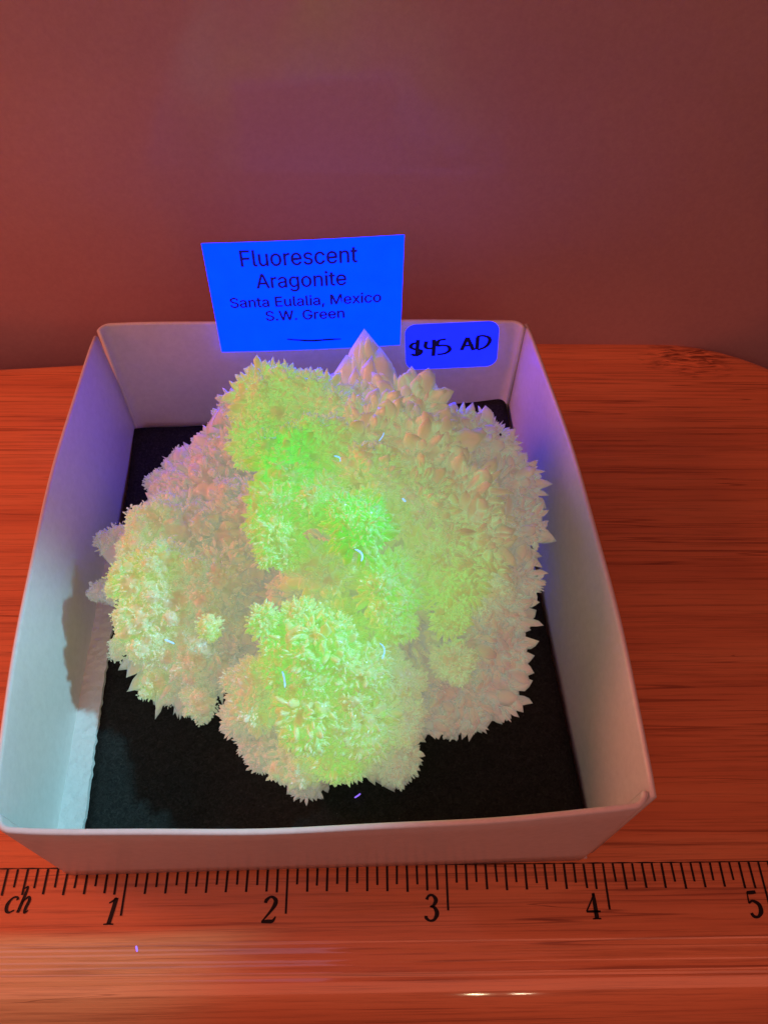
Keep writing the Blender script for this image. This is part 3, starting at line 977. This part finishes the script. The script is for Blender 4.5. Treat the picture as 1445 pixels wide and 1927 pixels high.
# the tall pale spire at the back and a few other standout blades: base, tip, half width
BLADES = [
    ((2.513, 2.767, 1.220), (2.460, 3.210, 1.600), 0.170),
    ((2.580, 2.714, 1.250), (2.579, 3.081, 1.550), 0.120),
    ((2.460, 2.766, 1.220), (2.341, 3.047, 1.500), 0.120),
    ((2.592, 2.709, 1.200), (2.676, 2.974, 1.460), 0.110),
    ((2.516, 2.617, 1.300), (2.515, 2.921, 1.620), 0.130),
    ((2.404, 2.708, 1.200), (2.310, 2.960, 1.420), 0.090),
    ((2.460, 2.667, 1.300), (2.406, 2.869, 1.560), 0.100),
    ((2.647, 2.659, 1.200), (2.740, 2.904, 1.400), 0.090),
    ((2.209, 2.883, 1.150), (2.201, 2.998, 1.320), 0.050),
    ((2.171, 2.856, 1.150), (2.155, 2.964, 1.300), 0.045),
    ((2.267, 2.857, 1.150), (2.261, 2.975, 1.300), 0.050),
    ((2.466, 2.976, 1.481), (2.459, 3.110, 1.611), 0.032),
    ((2.488, 2.836, 1.405), (2.467, 2.981, 1.535), 0.032),
    ((2.493, 2.853, 1.414), (2.488, 2.987, 1.544), 0.045),
    ((2.442, 2.628, 1.290), (2.412, 2.770, 1.420), 0.036),
    ((2.510, 3.010, 1.500), (2.508, 3.124, 1.630), 0.048),
    ((2.489, 2.775, 1.371), (2.495, 2.869, 1.501), 0.044),
    ((2.433, 2.859, 1.418), (2.398, 3.019, 1.548), 0.034),
    ((2.455, 2.757, 1.361), (2.438, 2.901, 1.491), 0.034),
    ((2.537, 2.678, 1.317), (2.572, 2.829, 1.447), 0.039),
    ((2.086, 1.442, 0.920), (1.869, 1.474, 1.000), 0.100),
    ((2.084, 1.454, 0.900), (1.909, 1.350, 0.980), 0.080),
    ((2.121, 1.422, 0.920), (2.004, 1.521, 1.020), 0.090),
    ((2.264, 1.413, 1.100), (2.166, 1.507, 1.200), 0.120),
    ((2.330, 1.440, 1.120), (2.161, 1.268, 1.250), 0.130),
    ((2.330, 1.459, 1.120), (2.339, 1.141, 1.250), 0.120),
    ((2.396, 1.491, 1.100), (2.496, 1.212, 1.250), 0.120),
    ((2.196, 1.405, 1.050), (2.065, 1.480, 1.150), 0.100),
    ((2.928, 2.538, 1.240), (2.845, 2.863, 1.300), 0.095),
    ((2.874, 2.394, 1.350), (2.794, 2.667, 1.360), 0.064),
    ((3.027, 2.519, 1.140), (2.975, 2.823, 1.200), 0.062),
    ((3.036, 2.453, 1.250), (3.008, 2.739, 1.260), 0.080),
    ((3.104, 2.638, 1.040), (3.077, 2.934, 1.100), 0.080),
    ((3.077, 2.527, 1.150), (3.056, 2.782, 1.160), 0.057),
    ((3.152, 2.698, 0.940), (3.136, 2.990, 1.000), 0.089),
    ((3.162, 2.594, 1.050), (3.167, 2.847, 1.060), 0.082),
    ((3.242, 2.618, 0.920), (3.260, 2.912, 0.980), 0.093),
    ((3.184, 2.462, 1.030), (3.187, 2.690, 1.040), 0.072),
    ((3.321, 2.560, 0.890), (3.382, 2.897, 0.950), 0.099),
    ((3.328, 2.430, 1.000), (3.395, 2.712, 1.010), 0.052),
    ((3.412, 2.519, 0.840), (3.512, 2.815, 0.900), 0.059),
    ((3.361, 2.470, 0.950), (3.435, 2.751, 0.960), 0.080),
    ((3.483, 2.451, 0.820), (3.610, 2.697, 0.880), 0.068),
    ((3.454, 2.318, 0.930), (3.557, 2.514, 0.940), 0.084),
    ((3.452, 2.244, 0.800), (3.644, 2.511, 0.860), 0.065),
    ((3.432, 2.137, 0.910), (3.594, 2.368, 0.920), 0.052),
    ((3.459, 2.114, 0.790), (3.692, 2.314, 0.850), 0.072),
    ((3.443, 2.015, 0.900), (3.641, 2.193, 0.910), 0.073),
    ((3.466, 2.018, 0.790), (3.715, 2.135, 0.850), 0.080),
    ((3.413, 1.943, 0.900), (3.606, 2.063, 0.910), 0.054),
    ((3.455, 1.929, 0.780), (3.714, 1.960, 0.840), 0.079),
    ((3.462, 1.868, 0.890), (3.688, 1.924, 0.900), 0.051),
    ((3.449, 1.875, 0.740), (3.707, 1.824, 0.800), 0.064),
    ((3.452, 1.817, 0.850), (3.678, 1.806, 0.860), 0.063),
    ((3.363, 1.835, 0.720), (3.628, 1.686, 0.780), 0.073),
    ((3.329, 1.783, 0.830), (3.549, 1.693, 0.840), 0.067),
    ((3.412, 1.733, 0.680), (3.570, 1.535, 0.740), 0.080),
    ((3.433, 1.658, 0.790), (3.578, 1.524, 0.800), 0.076),
    ((3.379, 1.701, 0.640), (3.539, 1.403, 0.700), 0.093),
    ((3.380, 1.598, 0.750), (3.527, 1.364, 0.760), 0.079),
    ((3.434, 1.530, 0.620), (3.535, 1.272, 0.680), 0.077),
    ((3.400, 1.495, 0.730), (3.482, 1.322, 0.740), 0.070),
    ((3.464, 1.416, 0.560), (3.547, 1.147, 0.620), 0.083),
    ((3.455, 1.402, 0.670), (3.534, 1.224, 0.680), 0.065),
    ((3.456, 1.320, 0.500), (3.520, 1.039, 0.560), 0.087),
    ((3.397, 1.301, 0.610), (3.442, 1.109, 0.620), 0.068),
    ((3.443, 1.239, 0.440), (3.492, 0.954, 0.500), 0.085),
    ((3.409, 1.219, 0.550), (3.450, 1.021, 0.560), 0.083),
    ((3.444, 1.130, 0.400), (3.481, 0.861, 0.460), 0.062),
    ((3.404, 1.096, 0.510), (3.432, 0.908, 0.520), 0.058),
    ((3.346, 1.119, 0.380), (3.361, 0.819, 0.440), 0.097),
    ((3.292, 1.078, 0.490), (3.297, 0.856, 0.500), 0.073),
    ((3.288, 1.069, 0.360), (3.287, 0.741, 0.420), 0.100),
    ((3.235, 1.016, 0.470), (3.228, 0.762, 0.480), 0.081),
    ((3.215, 1.004, 0.320), (3.165, 0.661, 0.380), 0.081),
    ((3.165, 0.929, 0.430), (3.114, 0.652, 0.440), 0.083),
    ((3.104, 1.095, 0.360), (3.056, 0.793, 0.420), 0.055),
    ((3.048, 1.054, 0.470), (2.999, 0.831, 0.480), 0.080),
    ((3.247, 1.077, 0.390), (3.237, 0.801, 0.450), 0.085),
    ((3.224, 1.052, 0.500), (3.219, 0.860, 0.510), 0.075),
    ((2.660, 0.661, 0.680), (2.867, 0.585, 0.600), 0.060),
    ((2.664, 0.587, 0.580), (2.848, 0.474, 0.500), 0.060),
    ((2.603, 0.553, 0.480), (2.762, 0.408, 0.400), 0.070),
    ((2.545, 0.520, 0.440), (2.679, 0.355, 0.360), 0.080),
    ((2.444, 0.554, 0.500), (2.556, 0.377, 0.420), 0.060),
    ((2.330, 0.604, 0.530), (2.398, 0.408, 0.450), 0.060),
    ((2.210, 0.621, 0.440), (2.200, 0.330, 0.360), 0.140),
    ((2.126, 0.578, 0.480), (2.069, 0.380, 0.400), 0.090),
    ((2.061, 0.603, 0.500), (1.963, 0.421, 0.420), 0.070),
    ((2.010, 0.618, 0.580), (1.876, 0.460, 0.500), 0.060),
    ((1.956, 0.653, 0.630), (1.784, 0.530, 0.550), 0.060),
    ((1.812, 0.692, 0.700), (1.598, 0.633, 0.620), 0.060),
    ((1.870, 0.756, 0.780), (1.641, 0.737, 0.700), 0.060),
    ((0.798, 1.686, 0.650), (0.593, 1.684, 0.620), 0.070),
    ((0.824, 1.627, 0.630), (0.631, 1.590, 0.600), 0.050),
    ((0.827, 1.853, 0.730), (0.612, 1.959, 0.700), 0.100),
    ((0.876, 1.907, 0.780), (0.672, 2.060, 0.750), 0.090),
    ((0.924, 1.910, 0.810), (0.731, 2.084, 0.780), 0.070),
    ((1.019, 1.893, 0.980), (0.859, 2.107, 0.950), 0.060),
    ((0.990, 1.312, 0.650), (0.890, 1.162, 0.620), 0.060),
    ((1.024, 1.299, 0.580), (0.948, 1.131, 0.550), 0.070),
    ((1.104, 1.113, 0.530), (1.072, 0.930, 0.500), 0.070),
    ((1.162, 1.114, 0.490), (1.150, 0.925, 0.460), 0.060),
    ((1.286, 1.068, 0.480), (1.309, 0.877, 0.450), 0.060),
    ((1.360, 0.990, 0.450), (1.399, 0.802, 0.420), 0.080),
    ((1.444, 1.013, 0.480), (1.503, 0.829, 0.450), 0.060),
    ((0.997, 2.378, 0.690), (0.896, 2.667, 0.660), 0.045),
    ((1.092, 2.532, 0.710), (1.036, 2.839, 0.680), 0.045),
    ((1.235, 2.655, 0.730), (1.227, 2.967, 0.700), 0.045),
    ((1.319, 2.661, 0.880), (1.322, 2.970, 0.850), 0.060),
    ((1.395, 2.712, 1.030), (1.406, 3.021, 1.000), 0.060),
    ((1.455, 2.701, 1.130), (1.473, 3.007, 1.100), 0.060),
]
for bi, (b, t, wd) in enumerate(BLADES):
    b = np.array(b); t = np.array(t)
    L = np.linalg.norm(t - b)
    V, F, T = crystals('spear' if bi < 4 else 'taper', b[None, :], unit(t - b)[None, :], np.array([L]), np.array([wd]), face=(0.0, -.62, .78))
    o = big_mesh('crystal', V, F, spec, SP)
    add_glow(o, V, .8 + .2 * T)

# ------------------------------------------------------------------ label card and price sticker
def plane_frame(p00, p10, p01):
    p00, p10, p01 = map(np.array, (p00, p10, p01))
    return p00, p10 - p00, p01 - p00
try:                                            # the plain sans that ships with Blender, else its built-in face
    import os
    SANS = bpy.data.fonts.load(os.path.join(bpy.utils.system_resource('DATAFILES'), 'fonts', 'Inter.woff2'))
except Exception:
    SANS = None
def text_mesh(body, size):
    cu = bpy.data.curves.new('tmp', 'FONT')
    if SANS is not None:
        cu.font = SANS
    cu.body = body
    cu.size = size
    cu.align_x = 'CENTER'
    cu.resolution_u = 4
    ob = bpy.data.objects.new('tmp', cu)
    col.objects.link(ob)
    dg = bpy.context.evaluated_depsgraph_get()
    dg.update()
    me = bpy.data.meshes.new_from_object(ob.evaluated_get(dg))
    V = np.array([v.co[:] for v in me.vertices])
    F = [list(p.vertices) for p in me.polygons]
    bpy.data.objects.remove(ob)
    bpy.data.curves.remove(cu)
    bpy.data.meshes.remove(me)
    return V, F

CO = np.array((1.335, 3.70, 0.915)); CX = np.array((1.43, 0.0, 0.085)); CZ = np.array((-0.004, 0.012, 1.012))
CN = unit(np.cross(CX, CZ))           # towards the viewer (-y)
if CN[1] > 0:
    CN = -CN
card = thing('label_card', 'glowing blue printed label card standing up behind the crystals', 'card', tuple(CO + CX * .5))
def on_card(u, v, lift=0.0):
    sag = 0.012 * math.sin(math.pi * u)
    return CO + CX * u + CZ * v + CN * (lift + sag)
V, F = [], []
nu, nv = 14, 8
for layer in (0.0, -0.008):
    for j in range(nv + 1):
        for i in range(nu + 1):
            u, t = i / nu, j / nv
            dip = -0.018 * math.exp(-((u - .45) / .3) ** 2) * (t > .999) if False else 0
            V.append(on_card(u, t + dip, layer))
m = (nu + 1) * (nv + 1)
for j in range(nv):
    for i in range(nu):
        a = j * (nu + 1) + i
        F.append((a, a + 1, a + nu + 2, a + nu + 1))
        F.append((m + a, m + a + nu + 1, m + a + nu + 2, m + a + 1))
edge = [i for i in range(nu + 1)] + [j * (nu + 1) + nu for j in range(1, nv + 1)] + \
       [nv * (nu + 1) + i for i in range(nu - 1, -1, -1)] + [j * (nu + 1) for j in range(nv - 1, 0, -1)]
for a, b in zip(edge, edge[1:] + edge[:1]):
    F.append((a, m + a, m + b, b))
o = mesh_obj('card_sheet', V, F, CARD, card, tuple(CO + CX * .5))
recalc(o)
o.data.materials.append(CARD_BACK)              # weaker emission painted on the back, for blue passing through the sheet
for p_ in o.data.polygons:
    if p_.normal.y > 0.5:
        p_.material_index = 1
def print_line(body, uc, vb, h, width):
    """one printed line: centred on uc, baseline at vb, cap height h, total width (in card units)"""
    V, F = text_mesh(body, 1.0)
    cap = text_mesh('E', 1.0)[0][:, 1].max()
    w = V[:, 0].max() - V[:, 0].min()
    mid = (V[:, 0].max() + V[:, 0].min()) / 2
    P, G = [], []
    for k, (du, dv) in enumerate(((-.0028, 0), (.0028, 0), (0, .0035), (0, -.0035))):    # a heavier face
        F_ = [[i + len(P) for i in f_] for f_ in F]
        P += [on_card(uc + (a - mid) / w * width + du, vb + b / cap * h + dv, 0.0030 + .0006 * k) for a, b, _ in V]
        G += F_
    F = G
    mesh_obj('printed_line', P, F, PRINT, card, tuple(CO + CX * .5))
print_line('Fluorescent', .475, .805, .135, .585)
print_line('Aragonite', .478, .612, .125, .462)
print_line('Santa Eulalia, Mexico', .492, .440, .090, .795)
print_line('S.W. Green', .484, .308, .090, .420)
v2, fc = ribbon([[(.375, .118, .014), (.50, .095, .02), (.60, .098, .02), (.672, .098, .012)]], 8)
mesh_obj('pen_stroke', [on_card(a, b, 0.004) for a, b in v2], fc, PEN, card, tuple(CO + CX * .5))

# sticker on the far wall of the box
TO = (2.8246, 3.7022, 0.7281); TX = (0.7476, 0.0304, 0.0224); TZ = (-0.0272, 0.0378, 0.4445)
TO, TX, TZ = map(np.array, (TO, TX, TZ))
TN = unit(np.cross(TX, TZ))
if TN[1] > 0:
    TN = -TN
stick = thing('price_sticker', 'small rounded blue glowing price sticker on the far box wall', 'sticker', tuple(TO + TX * .5))
def on_st(u, v, lift=0.0):
    return TO + TX * u + TZ * v + TN * lift
asp = np.linalg.norm(TX) / np.linalg.norm(TZ)
ring = []
ru = .12; rv = ru * asp
for cu_, cv_, a0 in ((1 - ru, 1 - rv, 0), (ru, 1 - rv, 90), (ru, rv, 180), (1 - ru, rv, 270)):
    for a in np.linspace(a0, a0 + 90, 8):
        ring.append((cu_ + ru * math.cos(math.radians(a)), cv_ + rv * math.sin(math.radians(a))))
k = len(ring)
V = [on_st(a, b, 0.006) for a, b in ring] + [on_st(a, b, 0.0) for a, b in ring]
F = [tuple(range(k)), tuple(reversed(range(k, 2 * k)))] + [(i, k + i, k + (i + 1) % k, (i + 1) % k) for i in range(k)]
o = mesh_obj('sticker_sheet', V, F, STICKER, stick, tuple(TO + TX * .5))
recalc(o)
o.data.materials.append(CARD_BACK)
for p_ in o.data.polygons:
    if p_.normal.y > 0.3:
        p_.material_index = 1
PW = .044
HAND = {
 'dollar': [[(.150, .60, PW), (.085, .60, PW), (.055, .53, PW), (.10, .47, PW), (.165, .44, PW), (.155, .36, PW), (.10, .33, PW), (.065, .37, PW)],
            [(.135, .68, PW), (.128, .5, PW), (.118, .31, PW)]],
 'four': [[(.225, .64, PW), (.215, .52, PW), (.245, .475, PW), (.315, .48, PW)], [(.305, .67, PW), (.305, .5, PW), (.30, .30, PW)]],
 'five': [[(.435, .665, PW), (.385, .655, PW), (.350, .64, PW)], [(.352, .645, PW), (.345, .53, PW), (.40, .535, PW), (.465, .50, PW), (.475, .41, PW), (.42, .345, PW), (.345, .335, PW)]],
 'A': [[(.605, .40, PW), (.635, .54, PW), (.665, .685, PW)], [(.665, .685, PW), (.70, .54, PW), (.735, .39, PW)], [(.615, .495, PW), (.675, .505, PW), (.735, .51, PW)]],
 'D': [[(.775, .68, PW), (.775, .54, PW), (.77, .40, PW)], [(.765, .69, PW), (.83, .705, PW), (.895, .66, PW), (.905, .56, PW), (.86, .45, PW), (.78, .395, PW)]],
}
for nm, strokes in HAND.items():
    for si, s_ in enumerate(strokes):
        v2, fc = ribbon([s_], 6)
        mesh_obj('handwriting', [on_st(a, b, 0.0085 + .0012 * si) for a, b in v2], fc, PEN, stick, tuple(TO + TX * .5))

# ------------------------------------------------------------------ glowing lint
def fibre(pts, rad, mat, label, group=None):
    a, m, b = np.array(pts, float)
    P = np.array([a * (1 - t) ** 2 + m * 2 * t * (1 - t) + b * t * t for t in np.linspace(0, 1, 9)])
    V, F = [], []
    n = len(P)
    d = unit(np.gradient(P, axis=0))
    for i in range(n):
        a = unit(np.cross(d[i], (0.3, 0.2, 0.9)))
        b = np.cross(d[i], a)
        rr = rad * (1 if 0 < i < n - 1 else .5)
        for k in range(5):
            t = k * 2 * math.pi / 5
            V.append(P[i] + (a * math.cos(t) + b * math.sin(t)) * rr)
    for i in range(n - 1):
        for k in range(5):
            F.append((i * 5 + k, i * 5 + (k + 1) % 5, (i + 1) * 5 + (k + 1) % 5, (i + 1) * 5 + k))
    F.append(tuple(range(5)))
    F.append(tuple(reversed(range((n - 1) * 5, n * 5))))
    o = mesh_obj('lint_fibre', V, F, mat, None, tuple(P[0]))
    tag(o, label, 'lint', 'specks of glowing lint')
    return o
fibre([(2.304, 1.874, 1.800), (2.351, 1.863, 1.807), (2.340, 1.833, 1.800)], 0.0042, LINT, 'curled blue glowing lint between the two brightest green knobs')
fibre([(2.434, 1.102, 1.970), (2.486, 1.078, 1.978), (2.467, 1.030, 1.970)], 0.0046, LINT, 'blue glowing lint fibre at the foot of the central bright green knob')
fibre([(2.568, 1.973, 1.820), (2.596, 2.011, 1.823), (2.598, 2.040, 1.820)], 0.0028, LINT, 'short blue lint fibre high on the olive upper slope of the crystals')
fibre([(2.569, 0.861, 1.380), (2.613, 0.827, 1.389), (2.580, 0.767, 1.380)], 0.0032, LINT, 'curved blue lint fibre on the right flank of the front lobe')
fibre([(2.032, 0.703, 1.360), (2.051, 0.659, 1.362), (2.052, 0.609, 1.360)], 0.0040, LINT, 'blue lint fibre on the left flank of the front green lobe')
fibre([(1.273, 1.074, 1.020), (1.307, 1.061, 1.021), (1.334, 1.046, 1.020)], 0.0048, LINT, 'blue lint fibre on the lower left crystal lobe')
fibre([(2.696, 1.538, 1.830), (2.705, 1.527, 1.830), (2.713, 1.516, 1.830)], 0.0048, LINT, 'tiny blue lint dot on the yellowish middle of the cluster')
fibre([(3.035, 2.681, 1.160), (3.089, 2.753, 1.163), (3.115, 2.815, 1.160)], 0.0030, LINT_VIOLET, 'pale lint thread lying across the far right crystal spears')
fibre([(2.419, 0.356, 0.235), (2.450, 0.373, 0.238), (2.456, 0.382, 0.235)], 0.0052, LINT_VIOLET, 'violet lint speck on black felt in front of the crystals')
fibre([(1.117, -0.437, -0.004), (1.123, -0.453, -0.005), (1.128, -0.468, -0.006)], 0.0060, LINT_VIOLET, 'violet lint speck near the front edge of the bamboo board')
